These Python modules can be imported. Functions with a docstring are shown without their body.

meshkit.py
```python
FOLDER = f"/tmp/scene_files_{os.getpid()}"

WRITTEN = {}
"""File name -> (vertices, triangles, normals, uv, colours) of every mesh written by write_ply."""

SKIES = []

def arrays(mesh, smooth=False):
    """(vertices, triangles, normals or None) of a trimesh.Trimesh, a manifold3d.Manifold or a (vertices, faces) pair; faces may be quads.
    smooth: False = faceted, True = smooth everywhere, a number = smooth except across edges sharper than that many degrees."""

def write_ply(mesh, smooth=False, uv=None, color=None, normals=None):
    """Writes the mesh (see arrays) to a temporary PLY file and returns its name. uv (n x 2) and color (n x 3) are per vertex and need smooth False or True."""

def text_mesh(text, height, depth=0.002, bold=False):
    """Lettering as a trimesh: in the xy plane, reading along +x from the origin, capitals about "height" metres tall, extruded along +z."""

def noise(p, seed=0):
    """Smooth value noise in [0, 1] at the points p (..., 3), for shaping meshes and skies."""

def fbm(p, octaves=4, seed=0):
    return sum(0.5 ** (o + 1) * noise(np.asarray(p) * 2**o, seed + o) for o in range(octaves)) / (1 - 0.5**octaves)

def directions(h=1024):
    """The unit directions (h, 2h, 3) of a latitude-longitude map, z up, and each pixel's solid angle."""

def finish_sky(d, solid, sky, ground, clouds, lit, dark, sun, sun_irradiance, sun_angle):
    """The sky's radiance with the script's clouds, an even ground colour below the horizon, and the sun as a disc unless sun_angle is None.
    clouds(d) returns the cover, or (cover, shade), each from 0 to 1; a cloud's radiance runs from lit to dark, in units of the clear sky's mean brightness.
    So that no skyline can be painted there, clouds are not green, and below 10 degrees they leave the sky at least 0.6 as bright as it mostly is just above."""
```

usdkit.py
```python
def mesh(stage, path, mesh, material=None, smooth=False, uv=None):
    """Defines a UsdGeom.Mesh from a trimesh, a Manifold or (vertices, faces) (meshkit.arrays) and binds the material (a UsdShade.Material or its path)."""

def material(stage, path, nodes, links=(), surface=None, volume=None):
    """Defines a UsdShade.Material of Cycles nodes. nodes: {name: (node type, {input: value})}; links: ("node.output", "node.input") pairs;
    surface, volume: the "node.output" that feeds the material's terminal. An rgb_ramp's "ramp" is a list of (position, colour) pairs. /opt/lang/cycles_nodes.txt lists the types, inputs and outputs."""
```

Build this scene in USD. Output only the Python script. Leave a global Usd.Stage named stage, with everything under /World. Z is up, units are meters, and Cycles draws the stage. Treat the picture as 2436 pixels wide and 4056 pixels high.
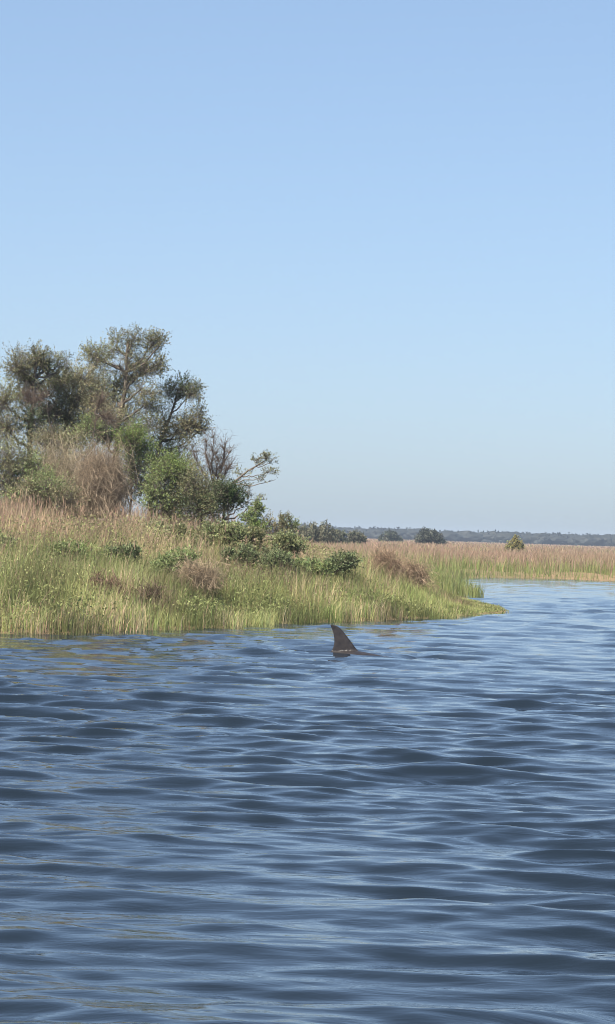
import math
import numpy as np
import trimesh
import manifold3d as m3
import shapely
from scipy.spatial import cKDTree
import usdkit
import meshkit
from pxr import Gf, Sdf, Usd, UsdGeom, UsdLux, UsdShade, Vt

stage = Usd.Stage.CreateInMemory()
UsdGeom.SetStageUpAxis(stage, "Z")
UsdGeom.SetStageMetersPerUnit(stage, 1.0)
UsdGeom.Xform.Define(stage, "/World")
UsdGeom.Scope.Define(stage, "/World/Looks")

# ------------------------------------------------------------------ camera, sky, sun, exposure
W, H, F = 2436.0, 4056.0, 12000.0            # the photograph's size and focal length in its own pixels
EYE = np.array([0.0, 0.0, 1.1])             # a kayaker's eye height over the water
PITCH, ROLL = math.atan(90 / F), math.atan(0.033)
FWD = np.array([0, math.cos(PITCH), math.sin(PITCH)])
RX, UX = np.array([1.0, 0, 0]), np.array([0, -math.sin(PITCH), math.cos(PITCH)])
RIGHT = math.cos(ROLL) * RX + math.sin(ROLL) * UX
UP = math.cos(ROLL) * UX - math.sin(ROLL) * RX
cam = UsdGeom.Camera.Define(stage, "/World/camera")
cam.CreateHorizontalApertureAttr(36.0)
cam.CreateFocalLengthAttr(36.0 * F / W)
cam.CreateClippingRangeAttr(Gf.Vec2f(0.05, 20000))
cam.CreateExposureAttr(1.05)
M = np.eye(4)
M[0, :3], M[1, :3], M[2, :3], M[3, :3] = RIGHT, UP, -FWD, EYE
UsdGeom.Xformable(cam).AddTransformOp().Set(Gf.Matrix4d(*M.ravel().tolist()))

SUN_EL, SUN_AZ = math.radians(50), math.radians(-140)   # azimuth from +y towards +x: to the left and a little behind
SUN = np.array([math.cos(SUN_EL) * math.sin(SUN_AZ), math.cos(SUN_EL) * math.cos(SUN_AZ), math.sin(SUN_EL)])
usdkit.material(stage, "/World/Looks/sky_air", {
    "s": ("sky_texture", {"sky_type": "single_scattering", "sun_disc": False, "sun_elevation": SUN_EL, "sun_rotation": SUN_AZ,
                          "altitude": 2500.0, "air_density": 1.0, "aerosol_density": 8.0, "ozone_density": 8.5}),
    "h": ("gamma", {"gamma": 0.62}),
    "v": ("hsv", {"saturation": 1.0, "value": 0.97}),
    "b": ("background_shader", {"strength": 0.15})}, [("s.color", "h.color"), ("h.color", "v.color"), ("v.color", "b.color")], surface="b.background")
dome = UsdLux.DomeLight.Define(stage, "/World/sky")
UsdShade.MaterialBindingAPI.Apply(dome.GetPrim()).Bind(UsdShade.Material.Get(stage, "/World/Looks/sky_air"))
dome.GetPrim().SetCustomDataByKey("kind", "structure")
sun = UsdLux.DistantLight.Define(stage, "/World/sun")
sun.CreateNormalizeAttr(True)
sun.CreateIntensityAttr(1.15)
sun.CreateAngleAttr(0.5)
sun.CreateColorAttr(Gf.Vec3f(1.0, 0.925, 0.81))
zc = SUN / np.linalg.norm(SUN)
xc = np.cross([0, 0, 1.0], zc); xc /= np.linalg.norm(xc)
L = np.eye(4); L[0, :3], L[1, :3], L[2, :3] = xc, np.cross(zc, xc), zc
UsdGeom.Xformable(sun).AddTransformOp().Set(Gf.Matrix4d(*L.ravel().tolist()))

# ------------------------------------------------------------------ helpers
def ray(px, py):
    return FWD + RIGHT * ((px - W / 2) / F) + UP * (-(py - H / 2) / F)

def at(px, py, d):
    """the point of the world seen at a pixel of the photograph, d metres away along +y"""
    r = ray(px, py)
    return EYE + r * (d / r[1])

def on_plane(px, py, z=0.0):
    r = ray(px, py)
    return EYE + r * ((z - EYE[2]) / r[2])

used = {}
def numbered(parent, name):
    k = used.get((parent, name), 0)
    used[(parent, name)] = k + 1
    return f"{parent}/{name}" if k == 0 else f"{parent}/{name}_{k:03d}"

def tag(prim, label=None, category=None, group=None, kind=None):
    for k, v in (("label", label), ("category", category), ("group", group), ("kind", kind)):
        if v:
            prim.SetCustomDataByKey(k, v)
    return prim

GROUPS = {"windswept_tree": "trees of the grove on the bank", "green_shrub": "fresh green shrubs of the grove", "dark_shrub": "dark shrubs of the grove",
          "olive_shrub": "olive shrubs under the trees", "small_bush": "little bushes on the crest", "bank_bush": "bushes on the grassy bank", "weed_clump": "weeds on the bank crest",
          "dry_brush": "dry brown brush on the bank", "dead_stalks": "dead stalks in the green grass", "bare_tree": "leafless trees and limbs of the grove", "distant_bush": "distant bushes on the far marsh"}

def thing(name, label, category, loc, group=None):
    group = group or GROUPS.get(name)
    x = UsdGeom.Xform.Define(stage, numbered("/World", name))
    x.AddTranslateOp().Set(Gf.Vec3d(*map(float, loc)))
    return tag(x.GetPrim(), label, category, group)

def look(name):
    return UsdShade.Material.Get(stage, "/World/Looks/" + name)

def obj(name, mesh, mat, parent=None, smooth=False, tint=None, offset=None):
    path = numbered(str(parent.GetPath()) if parent else "/World", name)
    if offset is not None:
        mesh = (np.asarray(mesh[0]) - np.asarray(offset), mesh[1]) if isinstance(mesh, tuple) else trimesh.Trimesh(np.asarray(mesh.vertices) - np.asarray(offset), mesh.faces, process=False)
    m = usdkit.mesh(stage, path, mesh, look(mat), smooth=smooth)
    m.CreateDoubleSidedAttr(True)
    if tint is not None:
        UsdGeom.PrimvarsAPI(m).CreatePrimvar("tint", Sdf.ValueTypeNames.Color3fArray, "vertex").Set(Vt.Vec3fArray.FromNumpy(np.asarray(tint, np.float32)))
    return m.GetPrim()

def unit(v):
    return v / np.maximum(np.linalg.norm(v, axis=-1, keepdims=True), 1e-9)

def join(parts):
    """(v, f, c) triples -> one"""
    vs, fs, cs, n = [], [], [], 0
    for v, f, c in parts:
        vs.append(v); fs.append(f + n); cs.append(c); n += len(v)
    return np.vstack(vs), np.vstack(fs), np.vstack(cs)

def smoothstep(a, b, x):
    t = np.clip((x - a) / (b - a), 0, 1)
    return t * t * (3 - 2 * t)

# ------------------------------------------------------------------ materials
def plant_look(name, translucency, rough=0.6, spec=0.25):
    usdkit.material(stage, "/World/Looks/" + name, {
        "a": ("attribute", {"attribute": "tint"}),
        "n": ("noise_texture", {"scale": 35.0, "detail": 2.0}),
        "g": ("geometry", {}),
        "r": ("map_range", {"from_min": 0.25, "from_max": 0.75, "to_min": 0.8, "to_max": 1.2}),
        "m": ("vector_math", {"math_type": "scale"}),
        "p": ("principled_bsdf", {"roughness": rough, "specular_ior_level": spec}),
        "t": ("translucent_bsdf", {}),
        "x": ("mix_closure", {"fac": translucency})},
        [("g.position", "n.vector"), ("n.fac", "r.value"), ("a.color", "m.vector1"), ("r.result", "m.scale"),
         ("m.vector", "p.base_color"), ("m.vector", "t.color"), ("p.BSDF", "x.closure1"), ("t.BSDF", "x.closure2")], surface="x.closure")

plant_look("leaf", 0.25)
plant_look("grass_blade", 0.3)
plant_look("twig", 0.0, 0.8, 0.1)
usdkit.material(stage, "/World/Looks/bark", {
    "g": ("geometry", {}), "n": ("noise_texture", {"scale": 14.0, "detail": 5.0, "roughness": 0.65}),
    "r": ("rgb_ramp", {"ramp": [(0.3, (0.06, 0.048, 0.038)), (0.55, (0.14, 0.115, 0.09)), (0.75, (0.23, 0.2, 0.16))]}),
    "b": ("bump", {"strength": 0.5, "distance": 0.02}), "p": ("principled_bsdf", {"roughness": 0.9})},
    [("g.position", "n.vector"), ("n.fac", "r.fac"), ("r.color", "p.base_color"), ("n.fac", "b.height"), ("b.normal", "p.normal")], surface="p.BSDF")
usdkit.material(stage, "/World/Looks/marsh_soil", {
    "g": ("geometry", {}), "n": ("noise_texture", {"scale": 0.9, "detail": 6.0, "roughness": 0.7}),
    "w": ("noise_texture", {"scale": 0.06, "detail": 4.0, "roughness": 0.6}),
    "r": ("rgb_ramp", {"ramp": [(0.3, (0.11, 0.09, 0.045)), (0.5, (0.2, 0.155, 0.09)), (0.7, (0.28, 0.2, 0.12))]}),
    "r2": ("rgb_ramp", {"ramp": [(0.35, (0.14, 0.14, 0.06)), (0.6, (0.30, 0.2, 0.125))]}),
    "mx": ("mix_color", {"fac": 0.5}),
    "b": ("bump", {"strength": 0.8, "distance": 0.15}), "p": ("principled_bsdf", {"roughness": 1.0, "specular_ior_level": 0.1})},
    [("g.position", "n.vector"), ("g.position", "w.vector"), ("n.fac", "r.fac"), ("w.fac", "r2.fac"), ("r.color", "mx.a"), ("r2.color", "mx.b"),
     ("mx.result", "p.base_color"), ("n.fac", "b.height"), ("b.normal", "p.normal")], surface="p.BSDF")
usdkit.material(stage, "/World/Looks/estuary_water", {
    "g": ("geometry", {}),
    "mp": ("mapping", {"scale": (4.0, 11.0, 1.0), "rotation": (0, 0, 0.06)}),
    "n": ("noise_texture", {"scale": 1.0, "detail": 4.0, "roughness": 0.55, "distortion": 0.4}),
    "b": ("bump", {"strength": 0.4, "distance": 0.012}),
    "p": ("principled_bsdf", {"base_color": (0.009, 0.0145, 0.021), "roughness": 0.02, "ior": 1.36})},
    [("g.position", "mp.vector"), ("mp.vector", "n.vector"), ("n.fac", "b.height"), ("b.normal", "p.normal")], surface="p.BSDF")
usdkit.material(stage, "/World/Looks/dolphin_skin", {
    "g": ("geometry", {}), "n": ("noise_texture", {"scale": 22.0, "detail": 4.0, "roughness": 0.6}),
    "r": ("rgb_ramp", {"ramp": [(0.3, (0.016, 0.014, 0.015)), (0.7, (0.04, 0.034, 0.033))]}),
    "p": ("principled_bsdf", {"roughness": 0.42, "specular_ior_level": 0.4})},
    [("g.position", "n.vector"), ("n.fac", "r.fac"), ("r.color", "p.base_color")], surface="p.BSDF")
usdkit.material(stage, "/World/Looks/air", {"v": ("principled_volume", {"color": (0.72, 0.84, 1.0), "density": 0.00025, "anisotropy": 0.1})}, volume="v.volume")

# ------------------------------------------------------------------ land: one shoreline, one height field
front = [(-30, 2511), (0, 2510), (150, 2511), (300, 2509), (480, 2503), (700, 2495), (850, 2484), (1000, 2477), (1150, 2470), (1300, 2464), (1450, 2460),
         (1600, 2454), (1750, 2446), (1840, 2441), (1920, 2433), (1985, 2425)]
back = [(1965, 2414), (1915, 2403), (1880, 2390), (1820, 2372), (1790, 2345), (1750, 2318), (1738, 2308)]
far = [(1742, 2298), (1790, 2290), (1900, 2286), (2050, 2289), (2200, 2292), (2330, 2297), (2436, 2301), (2520, 2305)]
pts = [(-60, 16.0), (-25, 24.0), (-9, 28.6)] + [tuple(on_plane(*p)[:2]) for p in front + back + far]
pts += [(26, 91), (45, 84), (70, 74), (300, 60), (1800, 60), (1800, 3000), (-1800, 3000), (-1800, -40), (-90, 2)]
land = shapely.Polygon(pts).buffer(0)
edge = land.exterior
n_edge = np.concatenate([np.arange(0, edge.length, 4.0)])
near_ring = shapely.LineString(pts[:3 + len(front + back + far) + 3])
samples = [near_ring.interpolate(s) for s in np.arange(0, near_ring.length, 0.06)] + [edge.interpolate(s) for s in n_edge]
EDGE = np.array([(p.x, p.y) for p in samples])
tree_edge = cKDTree(EDGE)

def wobble(x, y):
    p = np.stack([x * 1.3, y * 1.3, np.zeros_like(x)], -1)
    return (meshkit.fbm(p, 4, 5) - 0.5) * 0.7

def shore(x, y):
    """metres inland from the water's edge, negative over water"""
    d, _ = tree_edge.query(np.stack([x, y], -1))
    d = np.where(shapely.contains_xy(land, x, y), d, -d)
    return d + wobble(x, y) * np.exp(-np.abs(d) / 1.5) * np.where(y < 72, 1 - 0.85 * smoothstep(1.4, 2.6, x), 2.0)

def ground_z(x, y, s=None):
    s = shore(x, y) if s is None else s
    near = 1 - smoothstep(56, 72, y)
    hill = (0.12 + 0.39 / (1 + np.exp(np.clip((x + 0.3) / 0.8, -30, 30)))) * smoothstep(0.3, 5.0, s) * near
    lump = (meshkit.fbm(np.stack([x * 0.8, y * 0.45, 0 * x], -1), 3, 9) - 0.5) * 0.18 * smoothstep(0.3, 2, s)
    flat = 0.03 + 0.12 * smoothstep(0, 1.5, s) + 0.0 * x
    wet = -0.02 - 0.6 * smoothstep(0, 2.5, -s)
    return np.where(s > 0, flat + hill + lump, np.where(s > -0.05, 0.02, wet))

def axis(stops):
    out = [stops[0][0]]
    for (a, step), (b, _) in zip(stops[:-1], stops[1:]):
        n = max(1, int(round((b - a) / step)))
        out += list(a + (b - a) * (np.arange(n) + 1) / n)
    return np.array(out)

gx = axis([(-1500, 250), (-250, 40), (-50, 8), (-18, 1.0), (-7, 0.16), (6, 0.16), (12, 1.5), (30, 6), (60, 40), (300, 240), (1500, 1)])
gy = axis([(-60, 20), (0, 5), (22, 0.6), (29, 0.25), (56, 0.5), (98, 2.5), (160, 10), (400, 60), (1200, 150), (2400, 1)])
X, Y = np.meshgrid(gx, gy)
Z = ground_z(X.ravel(), Y.ravel()).reshape(X.shape)
def grid_mesh(X, Y, Z):
    r, c = X.shape
    i = np.arange(r * c).reshape(r, c)
    f = np.stack([i[:-1, :-1].ravel(), i[:-1, 1:].ravel(), i[1:, 1:].ravel(), i[1:, :-1].ravel()], 1)
    return np.stack([X.ravel(), Y.ravel(), Z.ravel()], 1), np.vstack([f[:, [0, 1, 2]], f[:, [0, 2, 3]]])
tag(obj("ground", grid_mesh(X, Y, Z), "marsh_soil", smooth=True), kind="structure")

# ------------------------------------------------------------------ water: a real wave surface, finer where the eye is nearer
rng = np.random.default_rng(11)
NW = 150
wl = np.exp(rng.uniform(np.log(0.12), np.log(2.2), NW))
th = rng.normal(0, 1, NW) * np.interp(np.log(wl), np.log([0.15, 0.5, 1.6]), [0.42, 0.46, 0.42]) + 0.13
kx, ky = 2 * np.pi / wl * np.sin(th), 2 * np.pi / wl * np.cos(th)
kk = 2 * np.pi / wl
slope = 0.0195 * np.exp(-0.5 * (np.log(wl / 0.4) / 0.95) ** 2) * rng.uniform(0.5, 1.4, NW)
amp = slope / kk
ph = rng.uniform(0, 2 * np.pi, NW)
dist = [5.0]
while dist[-1] < 150:
    d = dist[-1]
    dist.append(d + min(max(0.44 * d * d / 3333, 0.018), 0.25 if d < 60 else 0.5))
dist = np.array(dist)
ang = np.radians(np.linspace(-15, 15, 300))
D, A = np.meshgrid(dist, ang, indexing="ij")
X0, Y0 = D * np.sin(A), D * np.cos(A)
wz, wx, wy = np.zeros_like(D), np.zeros_like(D), np.zeros_like(D)
pgroup = np.stack([X0 * 0.75, Y0 * 0.24, 0 * X0], -1)
gust = 0.25 + 1.45 * meshkit.fbm(pgroup, 3, 21)
calm = 1 - 0.55 * smoothstep(52, 88, D)
for a, b, c, k, p in zip(kx, ky, amp, kk, ph):
    e = a * X0 + b * Y0 + p
    wz += c * (np.sin(e) + (0.34 * np.sin(2 * e) + 0.1 * np.sin(3 * e) if k < 26 else 0.0))   # steep lee faces towards the eye, long gentle backs
    wx += c * (a / k) * np.cos(e)
    wy += c * (b / k) * np.cos(e)
FINX, FINY = on_plane(1370, 2594)[:2]
rf = np.hypot((X0 - FINX) * 0.75, Y0 - FINY)
wake = 0.026 * np.exp(-(rf / 0.75) ** 2) * np.sin(rf * 2 * np.pi / 0.3 - 0.6) * smoothstep(0.12, 0.4, rf)
g = (1 - 0.7 * np.exp(-(rf / 0.4) ** 2)) * gust * calm * smoothstep(150, 125, D) * smoothstep(5.0, 5.6, D) * smoothstep(15, 14.4, np.degrees(np.abs(A)))
shelter = 0.85 + 0.15 * smoothstep(0.0, 1.6, -shore(X0.ravel(), Y0.ravel()).reshape(X0.shape))
g = g * shelter
g[:, [0, -1]] = 0; g[[0, -1], :] = 0
XW, YW, ZW = X0 + wx * g * 0.95, Y0 + wy * g * 0.95, wz * g + wake
v, f = grid_mesh(XW, YW, ZW)
f = f[:, ::-1]
# the calm sheet all round, cut to the same outline
ring = [(float(X0[i, 0]), float(Y0[i, 0])) for i in range(len(dist))] + [(float(x), float(y)) for x, y in zip(X0[-1, 1:], Y0[-1, 1:])] + \
       [(float(X0[i, -1]), float(Y0[i, -1])) for i in range(len(dist) - 2, -1, -1)] + [(float(x), float(y)) for x, y in zip(X0[0, -2:0:-1], Y0[0, -2:0:-1])]
outer = shapely.box(-1500, -400, 1500, 400).difference(shapely.Polygon(ring).buffer(0))
sv, sf = trimesh.creation.triangulate_polygon(outer, engine="earcut")
sv3 = np.column_stack([sv, np.zeros(len(sv))])
nn = np.cross(sv3[sf[:, 1]] - sv3[sf[:, 0]], sv3[sf[:, 2]] - sv3[sf[:, 0]])[:, 2]
sf = np.where((nn < 0)[:, None], sf[:, ::-1], sf)
fn = np.cross(v[f[:, 1]] - v[f[:, 0]], v[f[:, 2]] - v[f[:, 0]])[:, 2]
if fn.mean() < 0:
    f = f[:, ::-1]
tag(obj("water", (np.vstack([v, sv3]), np.vstack([f, sf + len(v)])), "estuary_water", smooth=True), kind="structure")

# ------------------------------------------------------------------ grass
def blades(rng, p, h, w, color, lean=0.25, jitter=0.25, tips=None, wind=0.03):
    """one curved blade per point: 5 vertices, 3 triangles"""
    n = len(p)
    yaw = rng.uniform(0, 2 * np.pi, n)
    side = np.stack([np.cos(yaw), np.sin(yaw), np.zeros(n)], 1) * (w * 0.5)[:, None]
    la = rng.uniform(0, 2 * np.pi, n)
    ln = np.abs(rng.normal(0, lean, n)) * h
    out = np.stack([np.cos(la) * ln + wind * h, np.sin(la) * ln, np.zeros(n)], 1)
    up = np.zeros((n, 3)); up[:, 2] = h
    mid = p + up * 0.58 + out * 0.35
    tip = p + up * rng.uniform(0.9, 1.0, n)[:, None] + out
    v = np.stack([p - side, p + side, mid - side * 0.75, mid + side * 0.75, tip], 1).reshape(-1, 3)
    i = np.arange(n)[:, None] * 5
    f = np.vstack([i + [0, 1, 3], i + [0, 3, 2], i + [2, 3, 4]])
    c = color * np.exp(rng.normal(0, jitter, (n, 1))) * np.exp(rng.normal(0, 0.06, (n, 3)))
    cc = np.repeat(c, 5, 0).reshape(n, 5, 3)
    if tips is not None:
        cc[:, 4] = tips * np.exp(rng.normal(0, jitter, (n, 1)))
    return v, f, cc.reshape(-1, 3), tip

def plumes(rng, tip, size, color):
    """feathery seed heads: six short blades round the top of a stalk"""
    k = 6
    p = np.repeat(tip, k, 0)
    n = len(p)
    p = p - np.array([0, 0, 1.0]) * rng.uniform(0, size * 1.2, n)[:, None]
    v, f, c, _ = blades(rng, p, rng.uniform(0.6, 1.1, n) * size, np.full(n, 0.006), np.tile(color, (n, 1)), 0.5, 0.15)
    return v, f, c

def scatter(rng, n, x0, x1, y0, y1, smin=0.0, smax=1e9):
    x, y = rng.uniform(x0, x1, n), rng.uniform(y0, y1, n)
    s = shore(x, y)
    ok = (s > smin) & (s < smax)
    x, y, s = x[ok], y[ok], s[ok]
    return np.stack([x, y, ground_z(x, y, s)], 1), s

def patch(p, freq, seed):
    q = p * [1, 0.55, 0]
    return meshkit.fbm(q * freq, 3, seed)

GREEN, YGREEN, OLIVE, TAN, PINK, BROWN, DEEP = (np.array(c) for c in
    ((.17, .205, .07), (.27, .28, .115), (.225, .22, .11), (.42, .33, .21), (.42, .295, .21), (.24, .17, .115), (.05, .075, .025)))

def mixc(a, b, t):
    return a[None] * (1 - t[:, None]) + b[None] * t[:, None]

rng = np.random.default_rng(101)
# 1 the bright cordgrass along the water
p, s = scatter(rng, 420000, -6.2, 5.2, 28, 60, -0.25, 4.0)
ok = (p[:, 0] < 2.2) | (s > -0.14)
p, s = p[ok], s[ok]
keep = rng.random(len(p)) < np.clip(1.15 - 0.2 * s, 0.25, 1) * np.where(p[:, 1] < 54, 1, 0.5)
p, s = p[keep], s[keep]
t1, t2 = patch(p, 1.1, 31), patch(p, 2.6, 32)
h = (0.26 + 0.30 * smoothstep(0, 1.4, s)) * (0.55 + 0.8 * t1) * rng.uniform(0.6, 1.15, len(p)) * (1 - 0.82 * smoothstep(1.3, 2.8, p[:, 0]))
col = mixc(GREEN, YGREEN, np.clip(t2 * 2 - 0.45, 0, 1))
straw = rng.random(len(p)) < 0.05 + 0.3 * smoothstep(0.52, 0.7, t1)
col[straw] = TAN * 0.95
kind = patch(p, 1.7, 33)
col = col * (0.62 + 0.75 * smoothstep(0.36, 0.62, kind))[:, None]
bst = rng.random(len(p)) < 0.35 * smoothstep(0.57, 0.64, patch(p, 1.4, 34))
col[bst] = mixc(BROWN, TAN, rng.random(bst.sum()))
p[:, 2] = np.maximum(p[:, 2], -0.03)
v, f, c, _ = blades(rng, p, h, rng.uniform(0.003, 0.008, len(p)), col, 0.28)
tag(obj("cordgrass", (v, f), "grass_blade", tint=c), "bright green cordgrass lining the water edge of the near bank", "grass", kind="stuff")

# 2 the mixed tall grass of the middle of the bank
p, s = scatter(rng, 260000, -7.5, 4.2, 30, 58, 1.2)
keep = rng.random(len(p)) < np.where(p[:, 1] < 50, 0.9, 0.5)
p, s = p[keep], s[keep]
t1, t2 = patch(p, 0.75, 41), patch(p, 2.0, 42)
h = (0.42 + 0.22 * smoothstep(1.5, 4, s)) * (0.6 + 0.75 * t1) * rng.uniform(0.55, 1.15, len(p)) * (1 - 0.35 * smoothstep(0.5, 3.0, p[:, 0]))
right = smoothstep(0.2, 1.6, p[:, 0] - 0.05 * (p[:, 1] - 40))
col = mixc(OLIVE, YGREEN, np.clip(t2 * 2.2 - 0.6, 0, 1))
dry = np.clip(smoothstep(0.46, 0.56, t1) * 0.8 * smoothstep(0.8, 3.0, s) + right * 0.5, 0, 0.9)
isdry = rng.random(len(p)) < dry
col[isdry] = mixc(TAN, PINK, rng.random(isdry.sum()))
col = col * (0.6 + 0.8 * smoothstep(0.36, 0.62, patch(p, 1.5, 43)))[:, None]
bst = rng.random(len(p)) < 0.8 * smoothstep(0.55, 0.62, patch(p, 1.2, 44))
col[bst] = mixc(BROWN, PINK, rng.random(bst.sum()))
h = h * (0.75 + 0.5 * patch(p, 2.2, 45))
v, f, c, _ = blades(rng, p, h, rng.uniform(0.003, 0.007, len(p)), col, 0.34)
tag(obj("tall_grass", (v, f), "grass_blade", tint=c), "mixed green and straw tall grass covering the middle of the near bank", "grass", kind="stuff")

# 3 the dry reddish grass below the trees and towards the point
p, s = scatter(rng, 120000, -7.5, 4.0, 36, 62, 2.2)
left = smoothstep(-1.0, -2.2, p[:, 0]) * smoothstep(3.4, 4.6, s)
point = smoothstep(0.3, 1.3, p[:, 0]) * smoothstep(1.2, 2.4, s)
t1 = patch(p, 0.9, 51)
keep = rng.random(len(p)) < np.clip(left + point, 0, 1) * smoothstep(0.36, 0.56, t1) + 0.03
p, s = p[keep], s[keep]
h = np.where(p[:, 0] < 0, 0.75, 0.55) * rng.uniform(0.6, 1.15, len(p))
col = mixc(TAN, PINK, np.clip(patch(p, 1.6, 52) * 2 - 0.5, 0, 1))
bl = blades(rng, p, h, rng.uniform(0.005, 0.009, len(p)), col, 0.2)
pl = rng.random(len(p)) < 0.2
parts = [bl[:3], plumes(rng, bl[3][pl], 0.11, PINK)]
v, f, c = join(parts)
tag(obj("dry_grass", (v, f), "grass_blade", tint=c), "reddish dry plumed grass below the trees and on the point", "grass", kind="stuff")

# 4 low leafy ground cover between the stems
def leaf_quads(rng, p, d, length, width):
    n = len(p)
    q = unit(np.cross(d, rng.normal(size=(n, 3)))) * (width * 0.5)[:, None]
    m = p + d * (length * 0.5)[:, None]
    v = np.stack([p, m - q, p + d * length[:, None], m + q], 1).reshape(-1, 3)
    i = np.arange(n)[:, None] * 4
    return v, np.vstack([i + [0, 1, 2], i + [0, 2, 3]])

p, s = scatter(rng, 330000, -6.5, 4.2, 29, 52, -0.1)
t1 = patch(p, 1.5, 61)
keep = rng.random(len(p)) < 0.15 + 0.6 * smoothstep(0.38, 0.6, t1)
p, s = p[keep], s[keep]
p[:, 2] += rng.uniform(0.05, 0.62, len(p)) * (1 - 0.93 * smoothstep(1.2, 2.5, p[:, 0])) * (0.45 + 0.55 * smoothstep(0, 3, s)) * (0.6 + 0.8 * patch(p, 1.1, 31))
d = unit(rng.normal(size=(len(p), 3)) + [0, 0, 0.6])
v, f = leaf_quads(rng, p, d, rng.uniform(0.025, 0.055, len(p)), rng.uniform(0.009, 0.018, len(p)))
ct = mixc(GREEN, YGREEN, np.clip(patch(p, 1.0, 62) * 2.4 - 0.7, 0, 1))
brn = rng.random(len(p)) < 0.55 * smoothstep(0.52, 0.62, patch(p, 1.3, 63)) * smoothstep(0.5, 3.0, s)
ct[brn] = mixc(TAN, BROWN, rng.random(brn.sum()))
c = np.repeat(ct * np.exp(rng.normal(0, 0.2, (len(p), 1))), 4, 0)
tag(obj("leafy_undergrowth", (v, f), "leaf", tint=c), "small leafy green weeds between the grass stems of the near bank", "weeds", kind="stuff")

# 5 the far marsh
def far_grass(rng, n, y0, y1, half0, half1, wmul, hgt):
    u = rng.random(n)
    y = y0 + (y1 - y0) * u ** 1.3
    half = half0 + (half1 - half0) * (y - y0) / (y1 - y0)
    x = rng.uniform(-0.25, 1.0, n) * half
    s = shore(x, y)
    ok = s > -0.5
    x, y, s = x[ok], y[ok], s[ok]
    p = np.stack([x, y, np.maximum(ground_z(x, y, s), -0.04)], 1)
    t = patch(p * [1, 0.3, 1], 0.35, 71)
    edge_ = 1 - smoothstep(2.0, 9.0, s + (t - 0.5) * 6)
    col = mixc(PINK * 0.78, TAN * 0.72, np.clip(t * 1.6 - 0.6, 0, 1))
    green = rng.random(len(p)) < np.clip(edge_ * 0.95 + 0.15 * smoothstep(0.55, 0.7, t), 0, 1)
    col[green] = mixc(GREEN * 1.1, YGREEN * 0.85, rng.random(green.sum()))
    h = hgt * (0.65 + 0.5 * t) * (0.55 + 0.45 * smoothstep(0, 5, s)) * rng.uniform(0.6, 1.1, len(p))
    w = np.maximum(0.010, y * 0.00013) * wmul * 1.25 * rng.uniform(0.7, 1.3, len(p))
    return blades(rng, p, h, w, col, 0.2, 0.16)[:3]
v, f, c = join([far_grass(rng, 95000, 58, 150, 14, 26, 1.0, 0.62), far_grass(rng, 42000, 140, 380, 25, 62, 1.4, 0.6), far_grass(rng, 20000, 360, 1020, 60, 170, 2.2, 0.62)])
tag(obj("far_marsh_grass", (v, f), "grass_blade", tint=c), "wide flat field of reddish marsh grass beyond the inlet", "marsh grass", kind="stuff")

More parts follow.
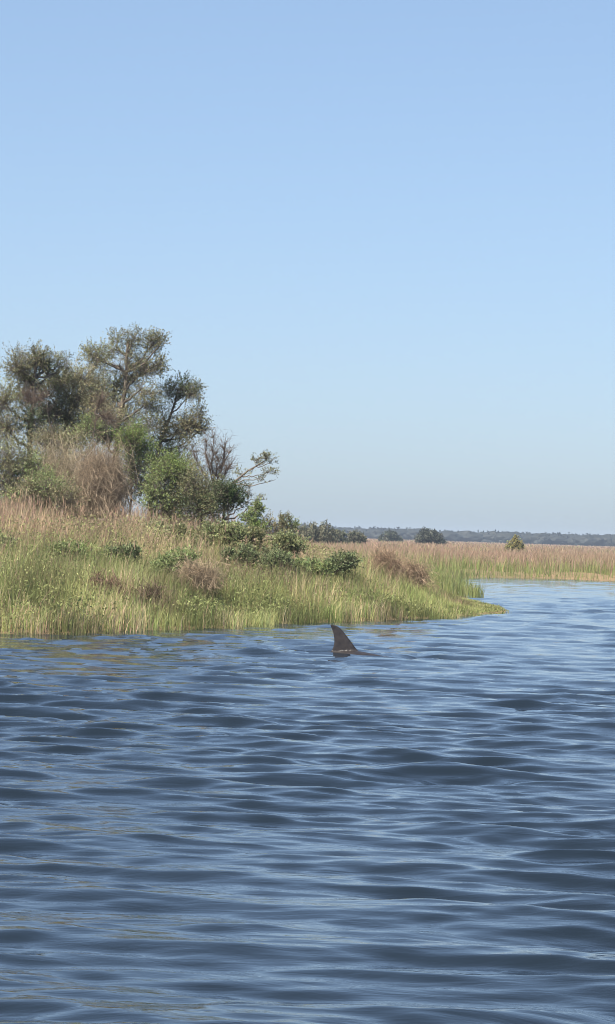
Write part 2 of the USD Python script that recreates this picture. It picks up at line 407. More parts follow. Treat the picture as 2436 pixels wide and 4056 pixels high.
# ------------------------------------------------------------------ shrubs and trees
def tube(path, radii, sides=6):
    path = np.asarray(path, float)
    n = len(path)
    tng = unit(np.gradient(path, axis=0))
    ref = np.array([0.3, 0.9, 0.2])
    a = unit(np.cross(tng, ref)); b = np.cross(tng, a)
    w = np.linspace(0, 2 * np.pi, sides, endpoint=False)
    v = (path[:, None] + (a[:, None] * np.cos(w)[None, :, None] + b[:, None] * np.sin(w)[None, :, None]) * np.asarray(radii)[:, None, None]).reshape(-1, 3)
    f = []
    for i in range(n - 1):
        for j in range(sides):
            k = (j + 1) % sides
            f += [(i * sides + j, i * sides + k, (i + 1) * sides + k), (i * sides + j, (i + 1) * sides + k, (i + 1) * sides + j)]
    v = np.vstack([v, path[:1], path[-1:]])
    for j in range(sides):
        k = (j + 1) % sides
        f += [(len(v) - 2, k, j), (len(v) - 1, (n - 1) * sides + j, (n - 1) * sides + k)]
    return v, np.array(f)

def bend(rng, pts, wiggle=0.03, n=14):
    """a smooth wiggly path through the points"""
    pts = np.asarray(pts, float)
    t = np.concatenate([[0], np.cumsum(np.linalg.norm(np.diff(pts, axis=0), axis=1))])
    u = np.linspace(0, t[-1], n)
    out = np.stack([np.interp(u, t, pts[:, k]) for k in range(3)], 1)
    for _ in range(2):
        out[1:-1] = (out[:-2] + 2 * out[1:-1] + out[2:]) / 4
    j = rng.normal(0, wiggle, out.shape); j[0] = j[-1] = 0
    return out + j

def thin(rng, a, b, r):
    """many thin straight twigs from a to b: two crossed slivers each"""
    n = len(a)
    d = unit(b - a)
    q = unit(np.cross(d, rng.normal(size=(n, 3)))); q2 = np.cross(d, q)
    r = np.broadcast_to(r, n)[:, None]
    v = np.stack([a - q * r, a + q * r, b, a - q2 * r, a + q2 * r, b], 1).reshape(-1, 3)
    i = np.arange(n)[:, None] * 6
    return v, np.vstack([i + [0, 1, 2], i + [3, 4, 5]])

def clump(rng, c, r, n, leaf, color, gate=0.46, per=13, twig=(0.12, 0.32), up=0.45, jitter=0.28, wood=(.2, .17, .14), lw=0.38):
    c, r = np.asarray(c), np.asarray(r)
    d = unit(rng.normal(size=(n * 3, 3)))
    p = c + d * (rng.random(len(d)) ** 0.45)[:, None] * r
    q = meshkit.fbm(p * (1.1 / max(r.min(), 0.08)) + 7, 2, int(rng.integers(1000)))
    p = p[q > gate][:n]
    n = len(p)
    rel = (p - c) / r
    tl = rng.uniform(*twig, n) * np.where(rng.random(n) < 0.06, 1.5, 1.0) * min(1.0, r.mean() * 3.2 + 0.25)
    dd = unit(unit(rel + 1e-6) * 0.7 + rng.normal(size=(n, 3)) * 0.5 + [0, 0, up])
    end = p + dd * tl[:, None]
    start = p - dd * tl[:, None] * 0.5
    tv, tf = thin(rng, start, end, leaf * 0.07)
    k = per
    t = rng.uniform(0.15, 1.05, (n, k))
    lp = (p[:, None] + dd[:, None] * (tl[:, None] * t)[..., None]).reshape(-1, 3)
    ld = unit(np.repeat(dd, k, 0) * 0.6 + rng.normal(size=(n * k, 3)) * 0.65)
    ll = leaf * rng.uniform(0.6, 1.3, n * k)
    v, f = leaf_quads(rng, lp, ld, ll, ll * lw)
    tone = np.exp(rng.normal(0, jitter, (n, 1)))
    col = np.repeat(np.asarray(color)[None] * tone, k, 0) * np.exp(rng.normal(0, 0.15, (n * k, 1))) * np.exp(rng.normal(0, 0.07, (n * k, 3)))
    return (v, f, np.repeat(col, 4, 0)), (tv, tf, np.tile(wood, (len(tv), 1)))

def base_on(px, d):
    b = at(px, 2050, d)
    return np.array([b[0], b[1], float(ground_z(np.array([b[0]]), np.array([b[1]]))[0]) - 0.03])

FAR = 2.0   # the lists below give depths in units of two metres

def plant(name, label, category, seed, px, d, stem, clumps, color, leaf=0.029, r0=0.05, group=None, **kw):
    """a tree or shrub. stem: pixels the trunk runs through; clumps: (px, py, half width, half height, twigs, depth shift[, colour])"""
    rng = np.random.default_rng(seed)
    d = d * FAR
    base = base_on(px, d)
    t = thing(name, label, category, base, group)
    path = [base] + [at(x, y, d + dd) for x, y, dd in stem]
    tp = bend(rng, path, 0.012 * min(1, r0 / 0.03))
    v, f = tube(tp, np.linspace(r0, r0 * 0.25, len(tp)))
    obj("trunk", (v, f), "bark", t, smooth=True, offset=base)
    sc = d / F
    for q in clumps:
        x, y, rx, ry, n, dd = q[:6]
        n = int(n * 0.85)
        c = at(x, y, d + dd)
        r = np.array([rx * sc, (rx + ry) * 0.5 * sc, ry * sc])
        below = tp[tp[:, 2] < c[2] - 0.02]
        k = np.argmin(np.linalg.norm((below if len(below) else tp[:1]) - (c - [0, 0, 0.35 * np.linalg.norm(c[:2] - base[:2]) + 0.15]), axis=1))
        a = tp[k]
        md = (a + c) / 2 + np.array([0, 0, -0.08]) * np.linalg.norm(c - a) + rng.normal(0, 0.04, 3)
        bp = bend(rng, [a, md, c + (c - md) * 0.15], 0.012, 9)
        br = obj("branch", tube(bp, np.linspace(r0 * (1 - 0.75 * k / len(tp)) * 0.6, max(0.003, r0 * 0.09), len(bp)), 5), "bark", t, smooth=True, offset=base)
        lv, tw = clump(rng, c, r, int(n * 1.15), leaf, q[6] if len(q) > 6 else color, **{**kw, **(q[7] if len(q) > 7 else {})})
        # boughs inside the clump
        m = max(4, int(n / 14))
        e = c + unit(rng.normal(size=(m, 3)) + [0, 0, 0.3]) * r * rng.uniform(0.6, 1.0, m)[:, None]
        bv, bf = thin(rng, np.repeat(((c * 0.8 + md * 0.2))[None], m, 0), e, max(0.004, leaf * 0.16))
        mv, mf, mc = join([tw, (bv, bf, np.tile((.12, .1, .08), (len(bv), 1)))])
        obj("foliage", (lv[0], lv[1]), "leaf", t, tint=lv[2], offset=base)
        obj("twigs", (mv, mf), "twig", t, tint=mc, offset=base)
    return t

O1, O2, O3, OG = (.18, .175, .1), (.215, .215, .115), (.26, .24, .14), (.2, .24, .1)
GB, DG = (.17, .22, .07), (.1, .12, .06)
dense, airy = dict(gate=0.42), dict(gate=0.5, per=10)
plant("windswept_tree", "tallest tree of the grove, open crown of tufts against the sky", "tree", 1, 430, 25.0,
      [(455, 1850, 0), (475, 1680, .1), (490, 1560, 0), (500, 1430, -.1), (510, 1345, 0)],
      [(530, 1335, 42, 22, 100, 0, O1), (465, 1345, 30, 26, 70, .1, O1), (445, 1385, 32, 24, 60, 0, O2), (608, 1362, 34, 38, 190, .1, O1, dense), (520, 1400, 70, 36, 120, .2, O2, airy),
       (470, 1450, 60, 40, 120, -.2, O1, airy), (585, 1462, 56, 32, 300, 0, O1, dense), (385, 1420, 46, 40, 260, -.1, O2, dense), (350, 1392, 16, 22, 40, -.1, O2), (520, 1490, 60, 40, 160, .2, O1),
       (450, 1525, 60, 42, 200, .3, O2), (560, 1540, 50, 34, 140, -.2, O3, airy), (430, 1600, 90, 55, 340, .3, O2), (575, 1600, 52, 34, 170, -.1, O2), (500, 1660, 80, 45, 240, .2, O3), (440, 1730, 70, 46, 260, -.3, O2), (570, 1690, 60, 40, 200, -.2, O1, dense), (625, 1440, 34, 16, 70, -.1, O1), (640, 1355, 18, 26, 50, 0, O1)], O1, r0=0.085)
plant("windswept_tree", "olive green tree at the left edge with a knobbly flat top", "tree", 2, 110, 24.0,
      [(115, 1850, 0), (125, 1650, 0), (135, 1520, .1), (140, 1440, 0)],
      [(75, 1450, 52, 48, 330, 0, O1, dense), (150, 1425, 34, 34, 150, .1, O1, dense), (140, 1400, 10, 26, 30, .1, O1), (195, 1422, 34, 22, 80, .2, O1), (105, 1505, 56, 40, 260, .2, O2), (195, 1475, 26, 26, 70, .3, O1),
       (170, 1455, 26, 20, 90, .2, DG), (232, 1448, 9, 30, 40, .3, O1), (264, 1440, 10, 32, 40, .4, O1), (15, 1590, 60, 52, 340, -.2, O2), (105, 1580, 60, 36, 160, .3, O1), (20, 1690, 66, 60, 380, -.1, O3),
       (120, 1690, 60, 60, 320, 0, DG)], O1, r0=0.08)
plant("windswept_tree", "broad brownish olive tree filling the middle of the grove", "tree", 3, 260, 24.4,
      [(265, 1850, 0), (255, 1720, 0), (280, 1600, 0), (300, 1520, .1)],
      [(240, 1510, 62, 34, 280, 0, O2, dense), (325, 1500, 66, 40, 300, .2, O3), (190, 1555, 60, 40, 240, -.1, O2), (290, 1575, 86, 48, 460, 0, O3, dense), (375, 1560, 60, 44, 260, .3, O2),
       (395, 1650, 76, 50, 340, -.2, O3), (250, 1640, 80, 46, 400, 0, O2, dense), (165, 1640, 56, 46, 240, -.1, O1), (320, 1680, 80, 46, 360, .1, O2), (215, 1730, 90, 46, 360, -.2, O2), (420, 1720, 70, 40, 260, .2, O1)], O2, r0=0.075)
plant("windswept_tree", "sparse leaning tree right of the tallest, sky showing through it", "tree", 4, 590, 25.2,
      [(600, 1880, 0), (630, 1760, 0), (675, 1650, .1), (705, 1540, 0)],
      [(722, 1540, 50, 34, 190, 0, DG), (665, 1560, 42, 34, 140, .1, O1), (757, 1565, 26, 34, 90, -.1, O1), (640, 1610, 42, 34, 70, .2, O2, airy), (640, 1665, 46, 36, 80, .2, O1, airy), (735, 1685, 62, 36, 260, 0, O3, dense),
       (787, 1645, 20, 34, 90, -.1, O1), (700, 1715, 62, 28, 190, .1, O2, dense), (770, 1700, 34, 30, 80, .1, O1), (680, 1780, 66, 40, 90, .2, O1, airy), (610, 1730, 44, 40, 70, .3, O1, airy), (745, 1775, 44, 40, 70, -.1, O1, airy), (630, 1840, 60, 34, 110, .3, O1, airy), (610, 1800, 60, 44, 220, 0, OG), (700, 1830, 66, 40, 200, -.1, O2), (795, 1700, 22, 22, 60, 0, O1), (780, 1550, 14, 24, 50, 0, O1)], O1, r0=0.055)
plant("green_shrub", "fresh green shrub below the tallest tree beside the brown brush", "shrub", 5, 520, 23.4, [(520, 1900, 0), (515, 1760, 0)],
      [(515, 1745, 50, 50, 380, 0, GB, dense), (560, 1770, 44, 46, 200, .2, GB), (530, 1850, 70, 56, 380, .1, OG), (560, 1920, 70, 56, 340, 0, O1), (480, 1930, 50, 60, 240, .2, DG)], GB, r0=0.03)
plant("green_shrub", "fresh green shrub with a dark right side under the sparse tree", "shrub", 6, 680, 23.0, [(680, 1950, 0), (675, 1860, 0)],
      [(665, 1860, 58, 44, 360, 0, GB, dense), (705, 1890, 40, 56, 260, .1, OG, dense), (645, 1940, 56, 50, 320, -.1, OG), (705, 1975, 56, 50, 300, .1, O1), (650, 2010, 70, 40, 300, -.1, OG), (745, 1890, 30, 50, 120, .3, O2)], GB, r0=0.03)
plant("dark_shrub", "brown olive shrub left of the small round dark bush", "shrub", 7, 800, 22.9, [(800, 1980, 0), (805, 1920, 0)],
      [(770, 1940, 46, 46, 230, 0, O2), (815, 1950, 50, 50, 330, .1, O1, dense), (780, 2010, 60, 44, 320, 0, DG, dense), (845, 2010, 44, 40, 200, -.1, O2), (760, 1890, 36, 30, 90, .2, O3, airy)], O2, r0=0.03)
plant("dark_shrub", "small round dark green bush under the leaning branch", "shrub", 8, 905, 22.6, [(905, 1990, 0), (905, 1960, 0)],
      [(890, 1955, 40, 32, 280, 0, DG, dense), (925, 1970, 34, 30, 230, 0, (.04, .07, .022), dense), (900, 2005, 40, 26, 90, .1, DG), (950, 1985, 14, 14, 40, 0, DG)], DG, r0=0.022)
plant("olive_shrub", "wide olive shrub at the left edge below the trees", "shrub", 9, 40, 22.2, [(45, 1950, 0), (50, 1850, 0)],
      [(30, 1820, 70, 56, 380, 0, O2, dense), (110, 1870, 56, 46, 260, .1, OG), (20, 1910, 70, 60, 360, -.1, O1, dense), (125, 1940, 66, 46, 320, 0, OG), (60, 1980, 90, 40, 320, -.1, O2)], O2, r0=0.03)
plant("olive_shrub", "grey olive shrub just behind the top of the brown brush", "shrub", 10, 240, 23.2, [(240, 1900, 0), (235, 1780, 0)],
      [(190, 1770, 60, 40, 220, 0, O3), (280, 1760, 60, 42, 240, .1, O2), (345, 1700, 40, 36, 180, .3, OG), (200, 1840, 90, 50, 320, -.1, O3), (330, 1830, 70, 60, 280, 0, O2), (250, 1920, 120, 50, 400, 0, O2)], O3, r0=0.03)
plant("windswept_tree", "low leaning tree reaching right with flat pads of leaves", "tree", 11, 870, 23.0, [(895, 1960, 0), (930, 1895, 0), (975, 1862, 0), (1010, 1850, .05), (1045, 1828, .1)],
      [(1055, 1812, 34, 13, 90, .1, O1), (1018, 1820, 20, 15, 50, .1, O1), (1082, 1822, 12, 12, 24, .1, O1), (1068, 1868, 32, 12, 60, 0, O1), (1040, 1893, 22, 13, 34, -.1, O1), (1080, 1903, 14, 7, 20, 0, O1), (955, 1925, 20, 34, 60, .1, O2, airy),
       (990, 1945, 11, 26, 36, .05, O1), (1022, 1975, 26, 10, 34, 0, O1), (985, 1985, 14, 24, 36, .1, O1), (960, 1875, 36, 16, 40, .1, O2, airy)], O1, r0=0.036, leaf=0.022, twig=(.06, .2), per=10, gate=0.5)
plant("small_bush", "little green bush at the right end of the grove", "bush", 12, 1000, 22.5, [(1005, 2060, 0), (1010, 2030, 0)],
      [(1015, 2020, 24, 26, 120, 0, OG, dense), (990, 2060, 34, 30, 140, 0, OG), (1020, 2085, 34, 30, 120, -.1, GB)], OG, r0=0.016, leaf=0.03, twig=(.06, .16))
plant("small_bush", "pair of thin twiggy sprigs on the crest right of the grove", "bush", 13, 1105, 24.0, [(1105, 2090, 0), (1110, 2050, 0)],
      [(1065, 2070, 24, 34, 60, 0, O3, airy), (1120, 2065, 22, 36, 100, 0, O1), (1152, 2075, 20, 22, 70, 0, OG), (1100, 2105, 56, 24, 140, 0, O3)], O2, r0=0.014, leaf=0.028, twig=(.08, .2))

def bank_bush(label, seed, px, py, rx, ry, d, color, n=260, name="bank_bush"):
    color = (.15, .175, .085) if color is DG else color
    rng = np.random.default_rng(seed + 500)
    cl = [(px + rng.normal(0, rx * .7), py + abs(rng.normal(0, ry * .45)), rx * rng.uniform(.4, .8), ry * rng.uniform(.4, .9), int(n * rng.uniform(.45, .65)), rng.normal(-0.15, .15), color) for _ in range(4)]
    plant(name, label, "bush", seed, px, d, [(px, py + ry * .4, 0), (px, py, 0)], cl, color, leaf=0.034, r0=0.014, twig=(.06, .2), gate=0.45)
WD = (.22, .24, .115)
for k, (lab, px, py, rx, ry, d, n) in enumerate([
    ("pale green feathery weeds below the fresh green shrubs", 600, 2110, 70, 60, 21.4, 420), ("pale green weeds between the dark shrubs and the bank bushes", 740, 2120, 70, 50, 21.6, 420),
    ("tall pale weeds under the small round dark bush", 880, 2110, 66, 56, 21.8, 420), ("pale green weeds on the crest below the little green bush", 1010, 2130, 60, 46, 22.0, 380),
    ("yellowish weeds on the bank crest below the twiggy sprigs", 1110, 2145, 60, 40, 22.3, 340), ("yellowish green weeds low at the far left of the bank", 60, 2050, 60, 50, 21.0, 340)]):
    bank_bush(lab, 61 + k, px, py, rx, ry, d, WD if k % 2 == 0 else (.2, .205, .1), n, "weed_clump")
bank_bush("dark leafy bush at the left edge of the grassy bank", 21, 15, 2165, 44, 46, 18.6, DG)
bank_bush("leafy green bush low on the bank below the reddish grass", 22, 265, 2180, 62, 44, 18.8, OG)
bank_bush("dark bush in a hollow of the bank left of its middle", 23, 480, 2185, 50, 40, 19.2, DG)
bank_bush("green bush beside the fallen brown brush", 24, 655, 2225, 70, 50, 18.8, OG, 340)
bank_bush("green bush on the bank below the round dark shrub", 25, 960, 2195, 52, 40, 20.6, DG)
bank_bush("deep green bush in the middle of the bank", 26, 1100, 2225, 62, 54, 20.6, DG, 340)
bank_bush("dark green bush second from the right on the bank", 27, 1235, 2235, 66, 50, 20.9, OG, 340)
bank_bush("rightmost dark green bush on the bank before the brown clumps", 28, 1370, 2225, 66, 52, 21.4, DG, 360)

def dead_brush(name, label, seed, px, d, base_py, fan, n, color, spread=0.12, length=(0.5, 1.0), r=0.0022, cat="brush", foot_spread=0.06):
    """dry brush: many thin curving stems from one foot, splitting towards fine tips"""
    rng = np.random.default_rng(seed)
    d = d * FAR
    base = base_on(px, d)
    foot = base.copy()
    wide = foot_spread
    if base_py is not None:
        foot = at(px, base_py, d)
        base[2] = min(base[2], foot[2])
    t = thing(name, label, cat, base)
    tips = np.array([at(x, y, d) for x, y in fan])
    def stems(rng, k):
        w = rng.dirichlet(np.ones(len(tips)) * 0.35, k)
        goal = w @ tips + rng.normal(0, spread, (k, 3))
        a = foot + rng.normal(0, 1, (k, 3)) * [wide + 0.04, wide + 0.04, 0.015] - [0, 0, 0.05]
        fr = rng.uniform(*length, k)[:, None]
        goal = a + (goal - a) * fr
        md = (a + goal) / 2 + [0, 0, 0.06] + rng.normal(0, 0.04 + spread * 0.7, (k, 3))
        ps = [thin(rng, a, md + (goal - md) * 0.2, r * 1.4)]
        e = md
        for q in range(5):
            s0 = md + (goal - md) * rng.uniform(-0.3, 0.9, (k, 1))
            s1 = s0 + (goal - md) * rng.uniform(0.15, 0.45, (k, 1)) + rng.normal(0, 0.06 + spread * 0.5, (k, 3))
            ps.append(thin(rng, s0, s1, r))
        ps.append(thin(rng, md, goal, r * 1.1))
        return join([(v, f, np.repeat(np.asarray(color)[None] * np.exp(rng.normal(0, 0.3, (len(v) // 6, 1))), 6, 0)) for v, f in ps])
    for k in (n // 3, n // 3, n - 2 * (n // 3)):
        v, f, c = stems(rng, k)
        obj("stems", (v, f), "twig", t, tint=c, offset=base)
    return t
dead_brush("dry_brush", "tall brownish dry brush leaning right against the fresh green shrub", 31, 400, 22.2, 2030, [(330, 1760), (390, 1725), (440, 1740), (485, 1780), (480, 1850), (300, 1830), (430, 1900)], 1300, (.32, .255, .185), 0.15, (0.35, 1.0), foot_spread=0.1)
dead_brush("dry_brush", "wide tangled greyish brown brush left of the tall leaning one", 38, 240, 22.4, 2030, [(130, 1830), (190, 1760), (260, 1730), (310, 1760), (330, 1850), (110, 1900)], 1100, (.32, .27, .19), 0.17, (0.35, 1.0), foot_spread=0.3)
plant("olive_shrub", "dull olive shrub low in front of the greyish brown brush", "shrub", 14, 150, 21.9, [(150, 2000, 0), (150, 1950, 0)],
      [(110, 1960, 60, 40, 200, 0, O3), (190, 1930, 60, 44, 200, 0, OG), (250, 1975, 60, 36, 180, -.1, O3), (60, 1990, 50, 40, 160, 0, OG)], O3, r0=0.02)
dead_brush("dry_brush", "fallen brown brush lying half way down the bank", 32, 800, 18.4, 2310, [(690, 2280), (720, 2250), (790, 2250), (850, 2280), (870, 2320), (660, 2300)], 420, (.33, .26, .18), 0.07)
dead_brush("dry_brush", "upright brown dry clump on the point beside the green bushes", 33, 1520, 22.0, 2290, [(1480, 2200), (1510, 2180), (1540, 2190), (1570, 2210)], 420, (.33, .24, .17), 0.07)
dead_brush("dry_brush", "tawny brown dry clump nearest the tip of the point", 34, 1610, 23.0, 2310, [(1560, 2240), (1600, 2220), (1650, 2240), (1690, 2270), (1720, 2300)], 480, (.36, .27, .19), 0.1)
dead_brush("dead_stalks", "tallest upright clump of dead brown stalks in the green grass", 35, 388, 16.9, 2400, [(372, 2265), (388, 2255), (402, 2270)], 60, (.22, .15, .11), 0.03, (0.7, 1.0), 0.003, "stalks")
dead_brush("dead_stalks", "short clump of dead brown stalks right of the tallest one", 36, 450, 17.0, 2395, [(435, 2295), (455, 2285), (470, 2300)], 60, (.22, .15, .11), 0.03, (0.7, 1.0), 0.003, "stalks")
dead_brush("dead_stalks", "ragged dark brown stalks below the fallen brush", 37, 595, 17.2, 2410, [(565, 2335), (590, 2320), (620, 2330)], 80, (.16, .115, .085), 0.04, (0.7, 1.0), 0.003, "stalks")

def bare_tree(label, seed, px, d, limbs, r0):
    rng = np.random.default_rng(seed)
    d = d * FAR
    base = base_on(px, d)
    t = thing("bare_tree", label, "dead tree", base)
    first = [at(x, y, d + dd) for x, y, dd in limbs[0]]
    tp = bend(rng, [base] + first, 0.012, 14)
    obj("trunk", tube(tp, np.linspace(r0, 0.004, len(tp))), "bark", t, smooth=True, offset=base)
    allp = [tp]
    for lb in limbs[1:]:
        bp = bend(rng, [at(x, y, d + dd) for x, y, dd in lb], 0.012, 12)
        obj("branch", tube(bp, np.linspace(r0 * 0.5, 0.003, len(bp)), 5), "bark", t, smooth=True, offset=base)
        allp.append(bp)
    ps = []
    for bp in allp:
        k = 130
        i = rng.integers(2, len(bp) - 1, k)
        d0 = unit(bp[np.minimum(i + 1, len(bp) - 1)] - bp[i])
        a = bp[i]
        b = a + unit(d0 * 0.6 + rng.normal(size=(k, 3)) * 0.6 + [0, 0, 0.5]) * rng.uniform(0.08, 0.3, (k, 1))
        ps.append(thin(rng, a, b, 0.003))
        m = a + (b - a) * rng.uniform(0.4, 1, (k, 1))
        e = m + unit((b - a) * 3 + rng.normal(size=(k, 3)) * 0.6) * rng.uniform(0.05, 0.16, (k, 1))
        ps.append(thin(rng, m, e, 0.0022))
    v, f, c = join([(v, f, np.tile((.17, .13, .105), (len(v), 1))) for v, f in ps])
    obj("twigs", (v, f), "twig", t, tint=c, offset=base)
bare_tree("leafless brown tree with pointed twigs right of the sparse tree", 41, 825, 23.6,
          [[(850, 1920, 0), (880, 1850, 0), (905, 1800, 0), (928, 1760, 0)], [(860, 1890, 0), (885, 1830, .1), (890, 1750, .1)], [(845, 1920, 0), (825, 1830, 0), (815, 1735, 0)],
           [(850, 1910, 0), (840, 1820, -.1), (845, 1722, -.1)], [(840, 1930, 0), (790, 1850, 0), (765, 1780, 0)], [(850, 1925, 0), (890, 1880, 0), (912, 1830, 0)], [(845, 1925, 0), (860, 1850, .2), (855, 1790, .2)]], 0.03)
bare_tree("pale bare limb forking low in the brown middle of the grove", 42, 350, 23.0,
          [[(365, 1820, 0), (375, 1690, 0), (385, 1640, 0)], [(375, 1640, 0), (415, 1655, -.1), (455, 1680, -.2)], [(377, 1640, 0), (395, 1600, 0), (410, 1580, 0)]], 0.03)
bare_tree("pale crooked limb sloping through the leaves near the left edge", 43, 195, 23.2,
          [[(205, 1760, 0), (195, 1680, 0), (192, 1590, 0)], [(195, 1565, 0), (160, 1585, -.1), (125, 1600, -.1)], [(125, 1600, -.1), (112, 1580, -.1), (105, 1565, -.1)]], 0.028)

# far bushes, each with its own crown, and the wood at the horizon
def far_bush(label, seed, px, d, py_top, rx, color, parts=5, n=120, leaf=None):
    rng = np.random.default_rng(seed)
    d = d * FAR
    sc = d / F
    color = tuple(2.0 * q for q in color)
    b = base_on(px, d)
    top = at(px, py_top, d)[2]
    t = thing("distant_bush", label, "bush", b)
    h = top - b[2]
    obj("trunk", tube(bend(rng, [b, b + [0, 0, h * .6]], 0.01, 5), np.linspace(h * .03, h * .015, 5), 5), "bark", t, smooth=True, offset=b)
    parts += 2
    for i in range(parts):
        u = (i + 0.5) / parts * 2 - 1 + rng.normal(0, 0.12)
        c = b + np.array([u * rx * sc * 0.75, rng.normal(0, rx * sc * .2), h * (0.62 - 0.3 * u * u) * rng.uniform(.7, 1.08)])
        r = np.array([rx * sc * rng.uniform(.26, .45), rx * sc * .38, h * rng.uniform(.26, .38)])
        core = trimesh.creation.icosphere(2)
        cv = np.asarray(core.vertices)
        cv = cv * (0.55 + 0.6 * meshkit.noise(cv * 2.0 + i * 3.7 + seed, 4))[:, None] * r * 0.8 + c
        obj("foliage", (cv, np.asarray(core.faces)), "leaf", t, tint=np.tile(color, (len(cv), 1)), offset=b)
        lv, tw = clump(rng, c, r, n, leaf or d * 0.0005, color, gate=0.38, per=7, twig=(h * .06, h * .12), lw=0.5)
        obj("foliage", (lv[0], lv[1]), "leaf", t, tint=lv[2], offset=b)
    return t
far_bush("distant domed bush tallest behind the reddish marsh", 51, 1265, 110, 2043, 75, (.07, .07, .045))
far_bush("distant low bush left of the tallest domed one", 52, 1195, 105, 2075, 50, (.07, .07, .045), 4)
far_bush("distant small bush right of the tallest domed one", 53, 1345, 120, 2093, 34, (.06, .065, .045), 3)
far_bush("distant small rounded bush just left of the faint one before the wood", 54, 1415, 130, 2092, 40, (.06, .06, .04), 4)
far_bush("distant faint bush in front of the low grey wood", 55, 1550, 220, 2100, 40, (.05, .055, .04), 4)
far_bush("distant wide dark bush standing out before the grey wood", 56, 1700, 170, 2093, 62, (.042, .045, .034), 6)
far_bush("distant small yellow green bush alone on the right of the marsh", 57, 2042, 100, 2118, 34, (.12, .11, .045), 3, 130)

rng = np.random.default_rng(77)
parts = []
yw = 1040.0
for i in range(420):
    x = rng.uniform(-170, 230)
    y = yw + rng.uniform(0, 45)
    g0 = 0.15
    prof = 3.3 + 1.6 * meshkit.fbm(np.array([[x * 0.028, 3.1, 0.0]]), 3, 8)[0] + rng.normal(0, 0.1)
    r = np.array([rng.uniform(3.0, 6.5), rng.uniform(3, 5), prof * 0.62])
    core = trimesh.creation.icosphere(2)
    cv = np.asarray(core.vertices)
    cv = cv * (0.68 + 0.5 * meshkit.noise(cv * 2.2 + i * 3.1, 4))[:, None] * r * 0.9 + np.array([x, y, g0 + prof * 0.4])
    parts.append((cv, np.asarray(core.faces), np.tile((.036, .04, .034), (len(cv), 1))))
    lv, _ = clump(rng, np.array([x, y, g0 + prof * 0.4]), r, 20, 0.55, (.036, .04, .034), gate=0.12, per=8, twig=(0.2, 0.35), lw=0.6)
    parts.append(lv)
v, f, c = join(parts)
tag(obj("distant_wood", (v, f), "leaf", tint=c), "low grey blue line of far-off woodland along the horizon", "woodland", kind="stuff")

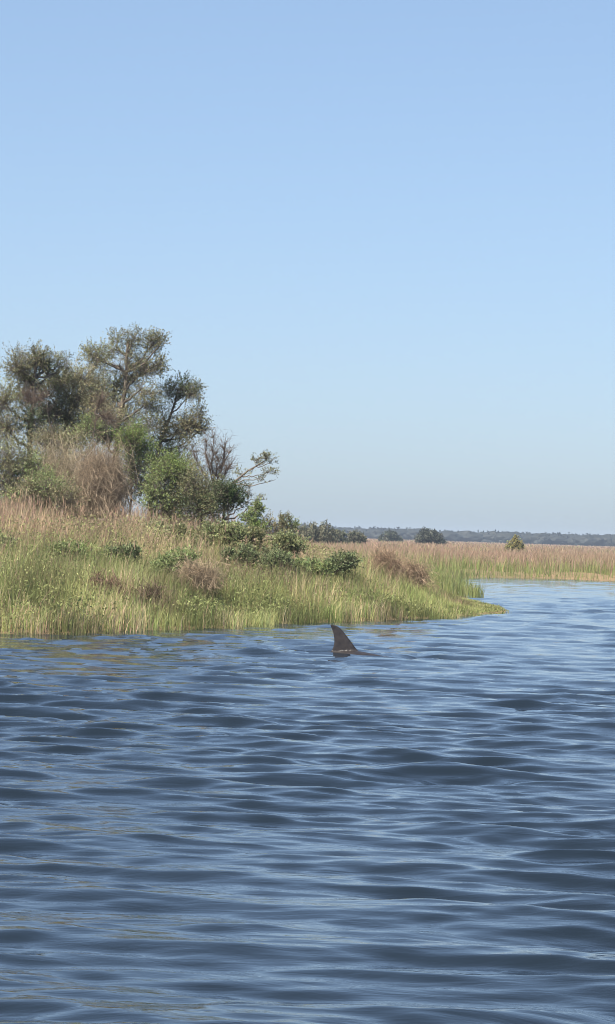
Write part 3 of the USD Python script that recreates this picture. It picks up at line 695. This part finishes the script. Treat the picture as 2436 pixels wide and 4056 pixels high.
# ------------------------------------------------------------------ dolphin: one body, only its fin and a strip of back out of the water
def dolphin():
    d0 = float(on_plane(1370, 2594)[1])
    waterline = on_plane(1370, 2594)
    stations = np.array([  # x along the body (m, nose forward +x), centre z, half width, half height
        (1.36, -.255, .012, .012), (1.32, -.255, .028, .024), (1.22, -.25, .038, .034), (1.14, -.235, .06, .062), (1.08, -.215, .09, .1), (0.96, -.20, .125, .135), (0.75, -.19, .165, .175),
        (0.45, -.22, .195, .205), (0.1, -.176, .205, .222), (-.25, -.192, .19, .208), (-.6, -.215, .145, .165), (-.9, -.245, .095, .13), (-1.12, -.28, .055, .095), (-1.28, -.305, .03, .055), (-1.36, -.32, .02, .025)])
    xs = np.linspace(1.36, -1.36, 70)
    st = np.stack([np.interp(xs, stations[::-1, 0], stations[::-1, k]) for k in range(4)], 1)
    for _ in range(3):
        st[1:-1, 1:] = (st[:-2, 1:] + 2 * st[1:-1, 1:] + st[2:, 1:]) / 4
    w = np.linspace(0, 2 * np.pi, 28, endpoint=False)
    rings = np.stack([np.repeat(st[:, :1], 28, 1), st[:, 2:3] * np.cos(w), st[:, 1:2] + st[:, 3:4] * np.sin(w)], -1).reshape(-1, 3)
    f = []
    for i in range(69):
        for j in range(28):
            k = (j + 1) % 28
            f += [(i * 28 + j, i * 28 + k, (i + 1) * 28 + k), (i * 28 + j, (i + 1) * 28 + k, (i + 1) * 28 + j)]
    v = np.vstack([rings, [[1.365, 0, -.255]], [[-1.365, 0, -.32]]])
    for j in range(28):
        k = (j + 1) % 28
        f += [(len(v) - 2, k, j), (len(v) - 1, 69 * 28 + j, 69 * 28 + k)]
    tm = trimesh.Trimesh(v, np.array(f)); tm.fix_normals()
    body = m3.Manifold(m3.Mesh(np.asarray(tm.vertices, np.float32), np.asarray(tm.faces, np.uint32)))
    s = d0 / F
    # the fin's outline as rows from foot to tip: (pixel row, trailing edge, leading edge)
    rows = [(2640, 1296, 1500), (2612, 1300, 1478), (2600, 1303, 1456), (2590, 1307, 1438), (2580, 1312, 1424), (2570, 1317, 1412), (2558, 1321, 1402), (2545, 1322, 1392), (2530, 1321.5, 1380), (2515, 1319, 1368),
            (2502, 1315, 1357), (2492, 1311, 1348), (2484, 1307, 1337), (2479, 1305, 1326), (2477.2, 1306, 1318)]
    fv, n = [], 18
    for py, a, b in rows:
        mid, half = (a + b) / 2, (b - a) / 2
        t = np.linspace(0, 2 * np.pi, n, endpoint=False)
        z = (2594 - py) * s
        thick = (0.030 * np.clip((2640 - py) / 163 * -0.8 + 1, 0.18, 1))
        xx = (mid - 1370 + half * np.cos(t)) * s
        yy = thick * np.sin(t) * (0.55 + 0.45 * np.cos(t)) * 0.9
        fv.append(np.stack([xx, yy, np.full(n, z)], 1))
    V = np.vstack(fv + [[fv[0].mean(0)], [fv[-1].mean(0)]])
    f = []
    for i in range(len(rows) - 1):
        for j in range(n):
            k = (j + 1) % n
            f += [(i * n + j, i * n + k, (i + 1) * n + k), (i * n + j, (i + 1) * n + k, (i + 1) * n + j)]
    for j in range(n):
        k = (j + 1) % n
        f += [(len(V) - 2, k, j), (len(V) - 1, (len(rows) - 1) * n + j, (len(rows) - 1) * n + k)]
    tm = trimesh.Trimesh(V, np.array(f)); tm.fix_normals()
    fin = m3.Manifold(m3.Mesh(np.asarray(tm.vertices, np.float32), np.asarray(tm.faces, np.uint32)))
    def plate(points, th):
        cs = m3.CrossSection([np.asarray(points, float)])
        return m3.Manifold.extrude(cs, th).translate((0, 0, -th / 2))
    fluke = plate([(-1.2, .0), (-1.22, -.03), (-1.42, -.26), (-1.52, -.29), (-1.46, -.14), (-1.43, 0), (-1.46, .14), (-1.52, .29), (-1.42, .26), (-1.22, .03)][::-1], 0.02).translate((0, 0, -.315))
    if fluke.volume() <= 0:
        fluke = plate([(-1.2, .0), (-1.22, -.03), (-1.42, -.26), (-1.52, -.29), (-1.46, -.14), (-1.43, 0), (-1.46, .14), (-1.52, .29), (-1.42, .26), (-1.22, .03)], 0.02).translate((0, 0, -.315))
    total = body + fin + fluke
    for sgn in (-1, 1):
        pec = plate([(0, 0), (.15, 0), (.08, .2), (-.06, .34), (-.08, .3), (-.03, .16)], 0.025)
        if pec.volume() <= 0:
            pec = plate([(0, 0), (.15, 0), (.08, .2), (-.06, .34), (-.08, .3), (-.03, .16)][::-1], 0.025)
        pec = pec.rotate((0, -35, 0)).rotate((35, 0, 0)) if sgn > 0 else pec.mirror((0, 1, 0)).rotate((0, -35, 0)).rotate((-35, 0, 0))
        total = total + pec.translate((.5, sgn * .12, -.29))
    total = total.refine_to_length(0.022)
    mm = total.to_mesh()
    tm = trimesh.Trimesh(mm.vert_properties[:, :3], mm.tri_verts)
    trimesh.smoothing.filter_taubin(tm, lamb=0.5, nu=0.52, iterations=12)
    loc = np.array([waterline[0], waterline[1], 0.0])
    t = thing("dolphin", "dark grey dolphin with its curved back fin above the water", "dolphin", loc)
    b = tm.copy()
    obj("body", b, "dolphin_skin", t, smooth=50)
    # eyes
    for sgn in (-1, 1):
        e = trimesh.creation.icosphere(2, 0.016); e.apply_translation((1.0, sgn * 0.112, -.225))
        obj("eye", e, "dolphin_skin", t, smooth=True)
dolphin()

# ------------------------------------------------------------------ haze
hz = trimesh.creation.box(bounds=[(-1300, -60, -1.7), (1300, 1800, 6.5)])
tag(obj("haze", hz, "air"), "faint pale summer haze over water and marsh", "haze", kind="stuff")
